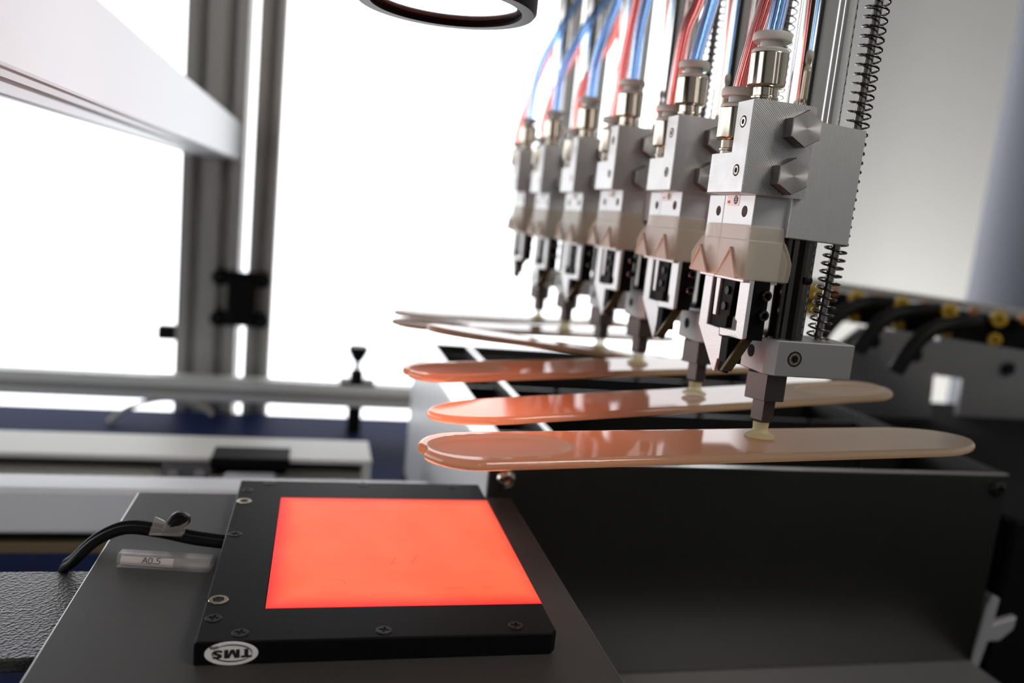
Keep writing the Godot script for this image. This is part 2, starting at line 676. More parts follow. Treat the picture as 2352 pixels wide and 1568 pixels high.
# ---------------------------------------------------------------- the room
func room() -> void:
	box(-1560, -1050, -1650, 2060, -1000, 1260, 0)
	struct("floor", M.floor, Vector3(0, -1050, 0))
	box(-1560, 1200, -1650, 2060, 1250, 1260, 0)
	struct("ceiling", M.ceiling, Vector3(0, 1200, 0))
	box(-1560, -1000, 1200, 2060, 150, 1260, 0)
	box(-1560, 950, 1200, 2060, 1200, 1260, 0)
	for x in [[-1560, 250], [370, 950], [1070, 2060]]:
		box(x[0], 150, 1200, x[1], 950, 1260, 0)
	struct("wall_front", M.front_wall, Vector3(0, -1000, 1200))
	for k in 2:
		var x0 := 250.0 if k == 0 else 950.0
		var x1 := 370.0 if k == 0 else 1070.0
		for b in [[x0, 150.0, x1, 170.0], [x0, 930.0, x1, 950.0], [x0, 170.0, x0 + 20.0, 930.0], [x1 - 20.0, 170.0, x1, 930.0]]:
			box(b[0], b[1], 1215, b[2], b[3], 1235, 0)
		var f := struct("window_%d" % (k + 3), M.white, Vector3(x0, 150, 1225))  # slit windows added behind the camera to streak the rods with light
		box(x0 + 20, 170, 1223, x1 - 20, 930, 1226, 0)
		part("pane", f, M.glass)
	box(2000, -1000, -1650, 2060, 1200, 1200, 0)
	struct("wall_right", M.wall, Vector3(2000, -1000, 0))
	# back wall with a wide window
	prism("z", rect(-1500, -1000, 2000, 1200), -1650, -1600, 0.0)
	mv.clear()
	mu.clear()
	box(961, -1000, -1650, 2000, 1200, -1600, 0)
	box(-1500, -1000, -1650, 961, -850, -1600, 0)
	box(-1500, 520, -1650, 961, 1200, -1600, 0)
	struct("wall_back", M.wall, Vector3(0, -1000, -1600))
	# left wall with a window
	box(-1560, -1000, -1650, -1500, -850, 1200, 0)
	box(-1560, 520, -1650, -1500, 1200, 1200, 0)
	box(-1560, -850, 500, -1500, 520, 1200, 0)
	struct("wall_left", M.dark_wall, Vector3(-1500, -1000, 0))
	for k in 2:
		var o: MeshInstance3D
		if k == 0:
			box(-1499, -850, -1630, 961, -835, -1615, 0)
			box(-1499, 505, -1630, 961, 520, -1615, 0)
		else:
			box(-1540, -850, -1600, -1525, -835, 500, 0)
			box(-1540, 505, -1600, -1525, 520, 500, 0)
		o = struct("window_%d" % (k + 1), M.white, Vector3(0, -850, -1620) if k == 0 else Vector3(-1530, -850, -700))
		if k == 0:
			box(-1499, -835, -1624, 961, 505, -1621, 0)
		else:
			box(-1534, -835, -1600, -1531, 505, 500, 0)
		part("pane", o, M.glass)
	# the lamp panel that lights the machine from the front right
	lamp_body("ceiling_lamp", "square white lamp panel hung under the ceiling behind the camera", Vector3(620, 760, 420), Vector3(120, 0, -200), 170.0, Vector3(640, 1200, 440))
	lamp_body("added_wall_lamp", "added square fill lamp out of view, brightening the pale wall on the right", Vector3(1330, -420, -1020), Vector3(1150, -60, -1600), 180.0, Vector3(1345, -1000, -990))  # unseen lamp, added only to lift the wall's brightness


func lamp_body(called: String, label: String, at: Vector3, look: Vector3, half: float, foot: Vector3) -> void:
	var t := thing(called, label, "lamp", foot)
	var turn := Basis.looking_at((look - at).normalized(), Vector3.UP)
	box(-half - 8, -half - 8, 4, half + 8, half + 8, 36, 3)
	place(0, turn, at)
	sweep(PackedVector3Array([at + turn * Vector3(0, 0, 34), foot]), 8)
	part("housing", t, M.white)
	box(-half, -half, 1.5, half, half, 4, 0)
	place(0, turn, at)
	part("glowing_face", t, M.lamp_glow)


func machine_bed() -> void:
	box(-660, -1000, -690, 780, -230, 200, 2)
	box(-700, -230, -703, 820, -214, 260, 2)
	var o := solo("machine_bed", M.deep_black, Vector3(100, -1000, -350))
	tag(o, "black machine bed under the belt and the tray", "machine bed")
	# the blue belt: a thick endless loop with rounded ends
	prism("z", rect(-620, -213.9, 325, -190.1, 11.5, 6), -700, -300, 0.6)
	o = solo("conveyor_belt", M.belt, Vector3(-270, -214, -500))
	tag(o, "glossy dark blue conveyor belt behind the white guide rails", "conveyor belt")


# ---------------------------------------------------------------- frame, beam, rails on the left
func extrusion(x0: float, x1: float, z0: float, z1: float, grooves: Array) -> PackedVector2Array:
	# outline in (x, z) with slots in the face towards the camera at z1
	var p := pts([x1, z0, x1, z1])
	for k in range(grooves.size() - 1, -1, -1):
		var c: float = grooves[k]
		for v in [[4.2, 0.0], [4.2, -2.0], [7.5, -4.5], [7.5, -8.0], [-7.5, -8.0], [-7.5, -4.5], [-4.2, -2.0], [-4.2, 0.0]]:
			p.append(Vector2(c + v[0], z1 + v[1]))
	p.append(Vector2(x0, z1))
	p.append(Vector2(x0, z0))
	return p


func frame_and_rails() -> void:
	prism("y", extrusion(-113.2, -66, -760, -712, [-101, -79]), -1000, 560, 0.6)
	var o := solo("frame_column", M.extrusion, Vector3(-90, -1000, -735))
	tag(o, "broad slotted aluminium column that carries the sloping beam", "column")
	prism("y", extrusion(-58, -37.5, -740, -712, [-48]), -1000, 560, 0.6)
	o = solo("door_post", M.extrusion, Vector3(-48, -1000, -725))
	tag(o, "narrow slotted aluminium post right of the broad column", "post")
	# beam running along z from the column towards the camera
	var t := thing("frame_beam", "pale aluminium beam with slotted underside running to the column", "beam", Vector3(-87, 21, -712))
	var p := pts([-67.7, 21, -67.7, 49.5, -106, 49.5, -106, 21])
	for c in [-98.5, -78.5]:
		pass
	p = pts([-67.7, 49.5, -106, 49.5, -106, 21, -102, 21, -102, 25, -98, 25, -98, 21, -84.5, 21, -84.5, 26, -79.5, 26, -79.5, 21, -73, 21, -73, 25, -70.5, 25, -70.5, 21, -67.7, 21])
	prism("z", p, -711.5, 420, 0.5)
	part("profile", t, M.beam)
	box(-84, 24.4, -711, -80, 25.6, 419, 0)
	part("slot_strip", t, M.black)
	# black hinge between column and post
	t = thing("hinge", "black plastic hinge bridging the gap between column and post", "hinge", Vector3(-62, -116, -712))
	box(-73, -114, -712, -50, -73, -700, 1.5)
	part("knuckle", t, M.black_matte)
	for y in [-76.0, -110.5]:
		for x in [-79.5, -45.0]:
			lathe([[0, -5], [6.4, -5], [6.4, 4], [5.6, 5], [0, 5]], Vector3(x, y, -707), "z", 20)
			part("lug", t, M.black_matte)
			prism("z", round_(Vector2(x, y), 3.2, 6), -703, -700.5, 0.3)
			part("screw", t, M.black)
		box(-80, y - 5.6, -712, -45, y + 5.6, -704, 1)
		part("flange", t, M.black_matte)
	box(-129, -134, -730, -114, -122, -718, 1)
	box(-119, -131, -727, -112.9, -125, -720, 0.5)
	o = solo("door_catch", M.black_matte, Vector3(-121, -134, -724))
	tag(o, "small black catch on the left side of the broad column", "catch")
	# long cross rail
	t = thing("cross_rail", "long brushed aluminium rail crossing in front of the column", "rail", Vector3(-90, -168, -650))
	prism("x", rect(-666, -168.2, -646, -149.5, 3.5, 5), -700, 170, 0.6)
	part("bar", t, M.rail)
	prism("x", rect(-646.4, -161.5, -645.7, -156.5), -699, 169, 0.0)
	part("groove_strip", t, M.extrusion)
	t = thing("rail_clamp", "black rail clamp with a winged knob above the rail", "clamp", Vector3(35, -190, -655))
	box(30, -190, -666, 41, -168, -650, 0.8)
	part("foot", t, M.black_matte)
	box(22, -149.5, -665, 50, -146.4, -648, 0.6)
	part("shoe", t, M.black)
	lathe([[0, -146.4], [5.6, -146.4], [5.6, -139], [4, -138], [2.4, -137.4], [2.4, -131.5], [4.5, -130], [8.2, -123], [8.2, -119], [7.4, -118], [0, -118]], Vector3(35.3, 0, -656), "y", 20)
	part("knob", t, M.black)
	sweep(smooth_path([Vector3(-150, -188.5, -655), Vector3(-138, -180, -668), Vector3(-115, -175, -678), Vector3(-92, -180, -686), Vector3(-78, -188.5, -688)]), 2.2, 8)
	o = solo("grey_cable", M.grey_plastic, Vector3(-120, -190, -685))
	tag(o, "thin grey cable looping over the belt beside the column foot", "cable")
	# white linear axis with a carriage
	t = thing("linear_axis", "cream linear axis with dark slot and black carriage", "linear axis", Vector3(-60, -190, -450))
	prism("x", rect(-467, -143.4, -429, -140.8, 0.8, 3), -420, 34.5, 0.3)
	part("cover", t, M.cream)
	box(-420, -156, -466, 34.0, -143.4, -448, 0)
	part("slot", t, M.divider)
	prism("x", rect(-467, -190, -429, -153, 1.0, 2), -420, 34.5, 0.4)
	part("base", t, M.cream)
	box(-420, -149.5, -448, -72, -146, -445, 0.2)
	part("guide", t, M.extrusion)
	box(30, -154, -466, 34.4, -142, -430, 0.3)
	part("end_plate", t, M.cream)
	t = thing("carriage", "black carriage with white block on the cream linear axis", "carriage", Vector3(-30, -155, -440))
	box(-49, -145.3, -447, -9, -140.2, -426, 0.8)
	box(-47, -153, -447, -11, -145.3, -438, 0.5)
	part("body", t, M.black_matte)
	box(-41, -156, -426, -16, -147.5, -420, 0.6)
	part("white_block", t, M.white)
	box(-72, -153, -447, -49, -144, -428, 0.6)
	part("grey_block", t, M.sheet)
	for x in [-67.0, -54.0]:
		lathe([[0, 0], [2.6, 0], [2.6, 1.4], [2.2, 1.8], [0, 1.8]], Vector3(x, -150, -428), "z", 18)
		part("bolt", t, M.extrusion)
	t = thing("guide_rail", "broad white guide rail nearest to the dark mounting plate", "rail", Vector3(-100, -147, -350))
	prism("x", rect(-359, -146.3, -340, -126.5, 2.6, 4), -420, 55, 0.5)
	part("bar", t, M.white)
	box(-420, -155.6, -352, 55, -151.2, -343.5, 0.4)
	part("lip", t, M.tan)
	box(-420, -151.2, -358, 55, -146.3, -350, 0.2)
	part("spacer", t, M.deep_black)
	for x in [-400.0, 20.0]:
		box(x, -190, -360, x + 20, -155.6, -346, 0.5)
		part("foot", t, M.extrusion)


# ---------------------------------------------------------------- the tray with its dividers
func bin() -> void:
	var t := thing("tray", "deep stainless steel tray under the row of suction heads", "tray", Vector3(185, -190, -415))
	box(67, -186, -287.5, 305, -92.8, -285, 0.35)
	part("front_wall", t, M.stainless)
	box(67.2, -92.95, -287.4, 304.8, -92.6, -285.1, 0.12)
	part("edge_glint", t, M.bare)  # pale strip painting the window's bright glint along the front rim
	box(303, -186, -544, 305.3, -92.8, -287.5, 0.3)
	part("side_wall", t, M.stainless)
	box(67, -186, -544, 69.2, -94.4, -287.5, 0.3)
	part("side_wall", t, M.stainless_lit)
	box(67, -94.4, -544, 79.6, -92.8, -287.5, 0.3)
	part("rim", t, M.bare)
	box(69.2, -186, -544, 303, -92.8, -542, 0.3)
	part("back_wall", t, M.stainless)
	box(67, -190, -544, 305, -186, -285, 0.3)
	part("bottom", t, M.deep_black)
	box(70, -186, -285, 303, -182.2, -240, 0.4)
	part("ledge", t, M.sheet)
	box(102, -140, -541, 104.6, -92.9, -287.6, 0.3)
	part("long_divider", t, M.bare)
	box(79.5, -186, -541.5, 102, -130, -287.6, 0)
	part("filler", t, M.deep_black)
	var zs := [-303.0, -346.0, -391.0, -437.0, -482.0, -528.0]
	for z in zs:
		var x := 79.8
		while x < 300:
			var e := minf(x + (22.0 if x < 100 else 31.5), 302.8)
			if x < 100:
				box(x, -129.5, z - 1.2, e, -98, z + 1.2, 0.3)
			else:
				box(x, -150, z - 1.2, e, -98, z + 1.2, 0.3)
			part("cross_divider", t, M.divider)
			x = 105.0 if x < 100 else e + 2.6
	for x in [73.8, 299.4]:
		var prof := [[0.0, -0.5], [3.95, -0.5], [3.95, 0.3], [3.6, 1.2], [2.9, 1.9], [2.2, 2.2], [1.9, 2.25]]
		prof.append_array([[1.5, 2.2], [1.5, 0.9], [0.0, 0.9]])
		lathe(prof, Vector3(x, -99.2, -285), "z", 30)
		part("button_screw", t, M.nickel if x < 100 else M.black)
	t = thing("latch", "white plastic latch low at the right corner of the tray", "latch", Vector3(313, -190, -292))
	prism("z", pts([307, -190, 313, -190, 316.5, -170, 317.5, -154, 313, -152, 310.5, -158, 309.5, -172]), -294, -288, 0.6)
	part("lever", t, M.dim_white)
	prism("z", pts([315.5, -176, 323, -176, 330, -170, 330.5, -164, 322, -166, 316.3, -168]), -293, -289, 0.6)
	part("wing", t, M.dim_white)
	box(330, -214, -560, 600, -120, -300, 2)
	var o := solo("dark_fill_box", M.deep_black, Vector3(460, -214, -430))  # added solid: the darkness beside the tray built as a black box
	tag(o, "added black box that fills in the darkness right of the tray", "box")


# ---------------------------------------------------------------- mounting plate, red panel, cable, marker
func backlight_panel() -> void:
	var t := thing("mounting_plate", "dark grey painted plate with bare edges under the red panel", "plate", Vector3(10, -106.5, -200))
	box(-54.2, -106.6, -277.9, 74.4, -104.12, -90, 0.25)
	part("core", t, M.bare)
	box(-53.8, -104.3, -277.5, 74.05, -104.0, -90.2, 0)
	part("painted_face", t, M.paint)
	box(-46, -214, -140, -30, -106.6, -95, 0.5)
	box(40, -214, -140, 56, -106.6, -95, 0.5)
	part("support", t, M.deep_black)
	box(-300, -115.6, -236, -47, -112, -190.5, 0.5)
	var o := solo("textured_plate", M.leather, Vector3(-170, -115.6, -213))
	tag(o, "black plate with leathery grain below the mounting plate", "plate")
	box(-300, -214, -232, -280, -115.6, -196, 0.5)
	box(-60, -214, -232, -50, -115.6, -196, 0.5)
	o = solo("plate_stand", M.deep_black, Vector3(-170, -214, -213))
	tag(o, "black stand that carries the grained plate from below", "stand")
	t = thing("light_panel", "flat black light panel with a glowing red face", "light panel", Vector3(20, -104, -224))
	prism("y", pts([-21.4, -171.8, 60.0, -171.8, 61.3, -173.2, 61.3, -186.7, -7.5, -186.7, -7.5, -260, 61.3, -260, 61.3, -275.9, -21.4, -275.9]), -104, -98.4, 0.35)
	part("frame", t, M.anodized)
	box(-7.5, -103.9, -260, 61.25, -98.6, -186.7, 0.0)
	var q := [Vector3(-7.5, -98.42, -186.7), Vector3(61.25, -98.42, -186.7), Vector3(61.25, -98.42, -260), Vector3(-7.5, -98.42, -260)]
	for i in 4:
		var j := (i + 1) % 4
		quad(q[i] - Vector3(0, 0.2, 0), q[j] - Vector3(0, 0.2, 0), q[j], q[i])
	var from := mv.size()
	quad(q[0], q[1], q[2], q[3])
	mu.resize(from)
	mu.append_array(PackedVector2Array([Vector2(0, 1), Vector2(1, 1), Vector2(1, 0), Vector2(0, 1), Vector2(1, 0), Vector2(0, 0)]))
	part("glowing_face", t, M.red_glow)
	for p in [[-12.2, -175.5], [19.8, -175.1], [51.7, -175.8], [-11.8, -273.4], [19.7, -273.8], [51.4, -273.6], [-18.5, -266.3], [-18.8, -230.3], [-18.7, -182.3]]:
		cross_screw(t, Vector2(p[0], p[1]), -98.4, 1.9)
	for z in [-256.4, -191.1]:
		socket_screw("socket_screw", t, M.nickel, "y", Vector3(-18.65, -98.4, z), 2.35, 0.12, 0.62, 2.75)
	# oval sticker on the front edge, its print upside down
	prism("z", round_(Vector2(-13.55, -101.15), 5.65, 40, 0.0, 0.49), -171.9, -171.62, 0.05)
	var s := part("sticker", t, M.sticker)
	var flip := Basis(Vector3(0, 0, 1), PI + 0.03)
	var tms := lettering("lettering", s, "TMS", Vector3(-13.3, -101.0, -171.55), flip * Basis.from_scale(Vector3(1.6, 1, 1)), 1.85, M.print)
	tms.set_meta("label", "upside-down black letters TMS")
	lettering("lettering", s, "LITE", Vector3(-17.2, -99.55, -171.55), flip * Basis.from_scale(Vector3(1.2, 1, 1)), 0.5, M.print)
	for k in 2:
		var arc := PackedVector3Array()
		var inner := PackedVector2Array()
		var outer := PackedVector2Array()
		for i in 25:
			var a := (PI * 0.93 if k == 0 else PI * -0.13) + PI * 1.02 * i / 24.0
			var th := 0.24 * sin(PI * i / 24.0) + 0.03
			outer.append(Vector2(-13.4 + cos(a) * 4.25, -101.0 + sin(a) * 2.1))
			inner.append(Vector2(-13.4 + cos(a) * (4.25 - th), -101.0 + sin(a) * (2.1 - th)))
		inner.reverse()
		outer.append_array(inner)
		prism("z", outer, -171.63, -171.54)
		part("printed_arc", s, M.print)
	# the cable of the panel
	t = thing("panel_cable", "flat black twin cable leaving the light panel on the left", "cable", Vector3(-40, -104, -234))
	for k in 2:
		var off := Vector3(0, 0.6 * k, 1.15 - 2.3 * k)
		sweep(smooth_path([Vector3(-20.8, -101.4, -231) + off, Vector3(-30, -101.2, -233.5) + off, Vector3(-40, -100.2, -236.2) + off, Vector3(-49, -99.6, -237) + off, Vector3(-56, -102.2, -235) + off, Vector3(-61.5, -107.6, -233) + off, Vector3(-66, -114, -238.8) + off, Vector3(-70, -130, -242) + off, Vector3(-72, -189, -246) + off]), 1.35, 10)
		part("strand", t, M.hose)
	# clear marker sleeve with a paper strip
	t = thing("cable_marker", "clear plastic cable marker sleeve lying left of the red panel", "marker", Vector3(-36, -104, -222))
	var turn := Basis(Vector3(0, 1, 0), -0.165)
	var centre := Vector3(-35.6, -104, -221.4)
	var st := 0
	prism("x", pts([-2.3, 0.05, 2.3, 0.05, 2.6, 1.4, 1.4, 3.6, -1.4, 3.6, -2.6, 1.4]), -12.2, 12.2, 0.1, [[pts([-1.8, 0.6, 1.8, 0.6, 2.0, 1.4, 1.0, 3.0, -1.0, 3.0, -2.0, 1.4]), 23.9, true]])
	place(st, turn, centre)
	part("sleeve", t, M.clear)
	prism("x", pts([1.72, 0.7, 1.86, 0.7, 1.98, 1.4, 1.2, 2.8, 1.05, 2.8, 1.82, 1.4]), -11.4, 2.4)
	place(0, turn, centre)
	var paper := part("paper_strip", t, M.paper)
	var tilt := turn * Basis(Vector3(1, 0, 0), -0.50)
	lettering("lettering", paper, "A0.5", centre + turn * Vector3(-3.3, 2.12, 1.66), tilt * Basis.from_scale(Vector3(1.15, 1, 1)), 1.55, M.print, false)
	# the clip of the marker: a folded clear flap round a black lump of tape
	t = thing("cable_tag", "crumpled clear tape flap with a black blob on the cable", "tape", Vector3(-37, -104, -234))
	prism("z", pts([-42.2, -99.5, -33.4, -100.2, -32.6, -98.4, -31.6, -95.2, -34.0, -96.8, -36.5, -97.4, -38.2, -95.4, -40.6, -94.2]), -232.6, -232.2, 0.05)
	prism("y", pts([-42.2, -232.4, -33.4, -232.4, -33.0, -237.2, -41.8, -237.0]), -99.9, -99.5, 0.05)
	part("clear_flap", t, M.clear)
	prism("z", pts([-39.2, -99.3, -38.0, -96.6, -36.6, -94.4, -35.2, -93.5, -33.2, -93.6, -31.7, -94.8, -31.5, -96.4, -32.6, -97.9, -34.2, -98.9, -36.5, -99.5]), -235.8, -233.4, 0.5)
	prism("z", pts([-38.2, -98.6, -35.6, -95.2, -33.4, -95.0, -33.8, -98.0, -35.5, -99.2]), -233.4, -232.8, 0.25)
	part("black_tape", t, M.black)


func place(from: int, turn: Basis, at: Vector3) -> void:
	for i in range(from, mv.size()):
		mv[i] = turn * mv[i] + at


func lens_barrel() -> void:
	var t := thing("camera_lens", "black ring of a camera lens looking down on the panel", "lens", Vector3(27, 49, -212))
	lathe([[19.2, 0], [22.2, 0], [22.8, 0.8], [22.8, 30], [22.0, 31], [22.0, 70], [20, 71], [20, 130], [0, 130], [0, 9], [19.0, 5.0], [19.0, 0.4], [19.2, 0]], Vector3(27, 49, -212), "y", 64)
	part("barrel", t, M.black)
	lathe([[0, 1.5], [18.4, 1.5], [18.9, 2.0], [18.9, 4.6], [0, 4.6]], Vector3(27, 49, -212), "y", 64)
	part("front_glass", t, M.opal)
	lathe([[17.9, 1.1], [18.95, 1.1], [18.95, 1.6], [17.9, 1.6], [17.9, 1.1]], Vector3(27, 49, -212), "y", 64)
	part("retaining_ring", t, M.black_matte)


# ---------------------------------------------------------------- valves and sheet metal on the right
func manifold() -> void:
	var t := thing("valve_manifold", "black valve bar with yellow rings behind the suction heads", "valve manifold", Vector3(360, -46, -440))
	var a := Vector3(290, -30, -491)
	var dir := Vector3(85, -3, 65).normalized()
	var side := Vector3(65, 0, -85).normalized()
	var turn := Basis(dir, Vector3.UP, dir.cross(Vector3.UP).normalized())
	box(0, -16, -16, 230, 2, 0, 1)
	place(0, turn, a)
	part("bar", t, M.black_matte)
	box(0, 2.2, -40, 230, 7, -18, 0.6)
	place(0, turn, a)
	part("top_rail", t, M.extrusion)
	for k in 7:
		var p := a + turn * Vector3(34.0 + 26.8 * k - 0.2, 0, 0)
		for lv in [[0.5, 5.0, "upper_ring"], [-12.0, 3.9, "lower_ring"]]:
			lathe([[0, 0], [lv[1], 0], [lv[1], 4.5], [lv[1] - 1.0, 6.2], [2.0, 6.2], [2.0, 4.0], [0, 4.0]], Vector3.ZERO, "z", 18)
			place(0, turn, p + turn * Vector3(0, lv[0], 0))
			part(lv[2], t, M.yellow)
		lathe([[0, 0], [3.0, 0], [3.0, 5], [2.2, 6], [0, 6]], Vector3.ZERO, "z", 14)
		place(0, turn, p + turn * Vector3(13, 2.5, 0))
		part("plug", t, M.copper)
	var hs := [[Vector3(388, -36, -405), Vector3(368, -37, -398), Vector3(349, -43, -398), Vector3(337, -56, -398), Vector3(330.5, -68.5, -398)],
		[Vector3(377, -33, -427), Vector3(353, -34, -420), Vector3(335, -40, -420), Vector3(325, -52, -420), Vector3(319.5, -61, -420)],
		[Vector3(357, -32.5, -443), Vector3(335, -33, -440), Vector3(320, -40, -440), Vector3(310, -51, -440), Vector3(306, -60, -440)]]
	var words := ["longest black hose bending down from the valve bar, rightmost", "middle black hose bending down from the valve bar", "black hose bending down right behind the spring"]
	for k in 3:
		sweep(smooth_path(hs[k]), 4.6, 14, 2.8)
		var o := solo("black_hose", M.hose, hs[k][4], 50)
		tag(o, words[k], "hose", "black hoses of the valve bar")
	t = thing("sheet_bracket", "dull grey sheet metal bracket standing behind the tray", "bracket", Vector3(440, -120, -500))
	prism("z", pts([362, -119, 452, -119, 447, -62, 440, -56, 380, -55, 362, -70]), -503, -500, 0.4)
	part("inner_sheet", t, M.sheet)
	prism("z", pts([452, -66, 462, -50, 590, -58, 590, -119, 484, -119, 482, -90, 452, -88]), -512, -508, 0.4)
	part("outer_sheet", t, M.sheet)
	lathe([[0, 0], [5, 0], [5, 4], [4.4, 4.6], [2.4, 4.6], [2.4, 1.5], [0, 1.5]], Vector3(519.8, -79.3, -508), "z", 22)
	part("bolt", t, M.black)
	for p in [[388, -64], [425, -72]]:
		lathe([[0, 0], [5, 0], [5, 7], [4.4, 7.6], [0, 7.6]], Vector3(p[0], p[1], -500), "z", 18)
		part("stud", t, M.black)
	rod(Vector3(930, -1000, -900), 70, -1000, 1200, 48)
	var o := solo("round_pillar", M.pillar, Vector3(930, -1000, -900))
	tag(o, "blue grey round pillar standing before the pale wall", "pillar")


# ---------------------------------------------------------------- suction heads
func fitting(parent: Node3D, c: Vector3) -> void:
	lathe([[0, -1], [3.1, -1], [3.1, 0.5], [3.45, 0.7], [3.45, 1.1], [3.1, 1.3], [3.15, 3.2], [4.1, 3.4], [4.62, 3.9], [4.62, 11.2], [4.5, 11.5], [0, 11.5]], c, "y", 40)
	var body := part("push_in_fitting", parent, M.nickel)
	lathe([[0, 11.5], [4.55, 11.5], [4.6, 12.2], [4.2, 12.6], [2.75, 12.6], [2.75, 14.4], [4.6, 14.4], [4.75, 14.8], [4.75, 16.0], [4.5, 16.4], [2.9, 16.4], [2.4, 15.8], [2.4, 12], [0, 12]], c, "y", 40)
	part("release_ring", body, M.grey_plastic)


func make_head() -> Node3D:
	var t := thing("suction_head", "nearest suction head, sharp, with two big hex bolts", "suction head", Vector3(121.7, -54.2, -195), "suction heads of the row")
	# valve block
	prism("x", pts([-185, 10.8, -185, 33.6, -193, 33.6, -193, 21.2, -203.8, 21.2, -203.8, 10.8]), 100.3, 118, 0.22)
	var b := part("valve_block", t, M.milled)
	for p in [[28.3, -189.0], [16.4, -189.2]]:
		socket_screw("set_screw", b, M.nickel, "x", Vector3(100.3, p[0], p[1]), 1.2, 0.1, 0.5, 1.5)
	for p in [[113.3, 27.5], [111.7, 15.9]]:
		hex_bolt(t, Vector3(p[0], p[1], -185), 4.55, 3.9)
	fitting(t, Vector3(105.2, 33.6, -189.3))
	fitting(t, Vector3(103.4, 21.2, -198.6))
	# slide block and the round guide rod
	prism("z", pts([115.5, 0.9, 133.8, 0.4, 133.8, 29.8, 115.5, 30.6]), -190.5, -186.5, 0.2)
	prism("z", rect(115.6, 1.0, 131.3, 29.6), -203, -190.5, 0.2)
	part("slide_block", t, M.slide)
	rod(Vector3(123.2, 0, -195.5), 7.05, 28, 182, 48)
	part("guide_rod", t, M.chrome)
	# slotted lower shaft
	var p2 := PackedVector2Array()
	for i in 44:
		var a := TAU * i / 44.0
		var r := 6.2
		var f := absf(wrapf(a - deg_to_rad(108), -PI, PI))
		if f < 0.24:
			r = 4.4
		if absf(wrapf(a - deg_to_rad(66), -PI, PI)) < 0.12:
			r = 5.3
		p2.append(Vector2(123.1 + cos(a) * r, -195.3 + sin(a) * r))
	prism("y", p2, -26, 3, 0.1)
	part("slotted_shaft", t, M.shaft)
	lathe([[0, 0], [1.2, 0], [1.2, 1.0], [0.8, 1.3], [0, 1.3]], Vector3(125.3, -9.6, -189.7), "z", 16)
	part("pin", t, M.black)
	# return spring on its thin rod
	sweep(PackedVector3Array([Vector3(138.6, 182, -195), Vector3(136.7, 33, -195), Vector3(136.2, 0, -195), Vector3(134.9, -26, -195)]), 1.2, 16)
	part("spring_rod", t, M.rod)
	var coil := PackedVector3Array()
	var y := -25.6
	var ang := 0.0
	while y < 181.0:
		var cx := 136.2 + (0.0133 * y if y > 0.0 else 0.05 * y)
		coil.append(Vector3(cx + cos(ang) * 2.92, y, -195 + sin(ang) * 2.92))
		ang += TAU / 14.0
		y += (2.17 if y < 0.0 else 2.42) / 14.0
	sweep(coil, 0.3, 7)
	part("return_spring", t, M.wire, 60)
	# gripper body
	prism("x", rect(-203.7, -11.5, -188, 10.8), 106, 115.8, 0.15, [[round_(Vector2(-192.4, 6.6), 1.5, 20), 3.0, false]])
	prism("x", rect(-212.8, -11.5, -203.9, 10.8), 106, 115.8, 0.15, [[round_(Vector2(-206.7, 6.5), 1.38, 20), 3.0, false]])
	var g := part("gripper_body", t, M.gripper)
	prism("x", rect(-202.3, 7.9, -195.7, 10.75, 0.5, 3), 105.93, 106.02)
	var s := part("sticker", g, M.sticker)
	prism("x", rect(-202.0, 8.6, -200.6, 9.3), 105.9, 105.95)
	part("red_mark", s, M.red_print)
	prism("x", round_(Vector2(-197.6, 9.5), 1.15, 24), 105.9, 105.95)
	part("dark_mark", s, M.print)
	for k in 3:
		var q := PackedVector2Array()
		for v in [[-0.75, -0.14], [0.0, 0.02], [0.75, 0.14], [0.75, 0.3], [0.0, 0.2], [-0.75, 0.02]]:
			q.append(Vector2(-197.6 + v[0] * 0.8, 9.5 + v[1] + (k - 1) * 0.55).rotated(0.0))
		prism("x", q, 105.86, 105.91)
		part("white_stroke", s, M.sticker)
	dust_cover(t)
	# gripper fingers
	prism("x", pts([-212.7, -10.6, -208.1, -10.6, -208.1, -25.1, -200.4, -25.1, -200.1, -27.0, -194.8, -27.6, -193.7, -31.2, -194.8, -33.7, -199.2, -33.5, -200.2, -37.3, -201.0, -37.2, -213.0, -25.9]), 107.8, 109.3, 0.15)
	part("finger_plate", t, M.plate_metal)
	prism("x", pts([-187.1, -10.6, -192.7, -10.6, -192.7, -21.6, -191.5, -22.0, -191.5, -24.5, -200.2, -24.9, -199.9, -26.9, -187.9, -26.3, -187.1, -25.8]), 107.8, 108.8, 0.12)
	prism("x", pts([-187.1, -10.6, -190.9, -10.6, -190.9, -24.6, -187.1, -25.8]), 107.55, 107.9, 0.1)
	part("finger_plate", t, M.plate_metal)
	prism("x", pts([-205.9, -10.6, -203.6, -10.6, -203.9, -22.0, -205.5, -22.0]), 107.9, 109.2, 0.1)
	part("inner_bar", t, M.plate_metal)
	prism("x", pts([-208.2, -10.6, -196.5, -10.6, -197.6, -21.2, -198.6, -21.9, -198.7, -24.8, -208.0, -25.3]), 108.7, 110.6, 0.1)
	part("black_finger", t, M.black_matte)
	for q in [[-199.6, -14.6], [-200.3, -19.0]]:
		lathe([[0, -0.7], [1.1, -0.7], [1.1, 0], [0, 0]], Vector3(108.7, q[1], q[0]), "x", 16)
		part("finger_screw", t, M.black)
	box(108.8, -26.2, -192.5, 113.4, -10.8, -187.1, 0.15)
	var h := part("screw_block", t, M.anodized)
	for yy in [-14.3, -19.4]:
		socket_screw("cap_screw", h, M.shaft, "z", Vector3(112.0, yy, -187.1), 1.42, 1.7, 1.0)
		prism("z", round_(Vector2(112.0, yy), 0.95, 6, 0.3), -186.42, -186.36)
		part("socket", h, M.hole)  # dark disc for the shade down in the screw head
	prism("z", pts([109.0, -26.0, 111.6, -26.4, 106.7, -35.0, 103.9, -35.0]), -190.0, -188.6, 0.12)
	part("blade", t, M.brass)
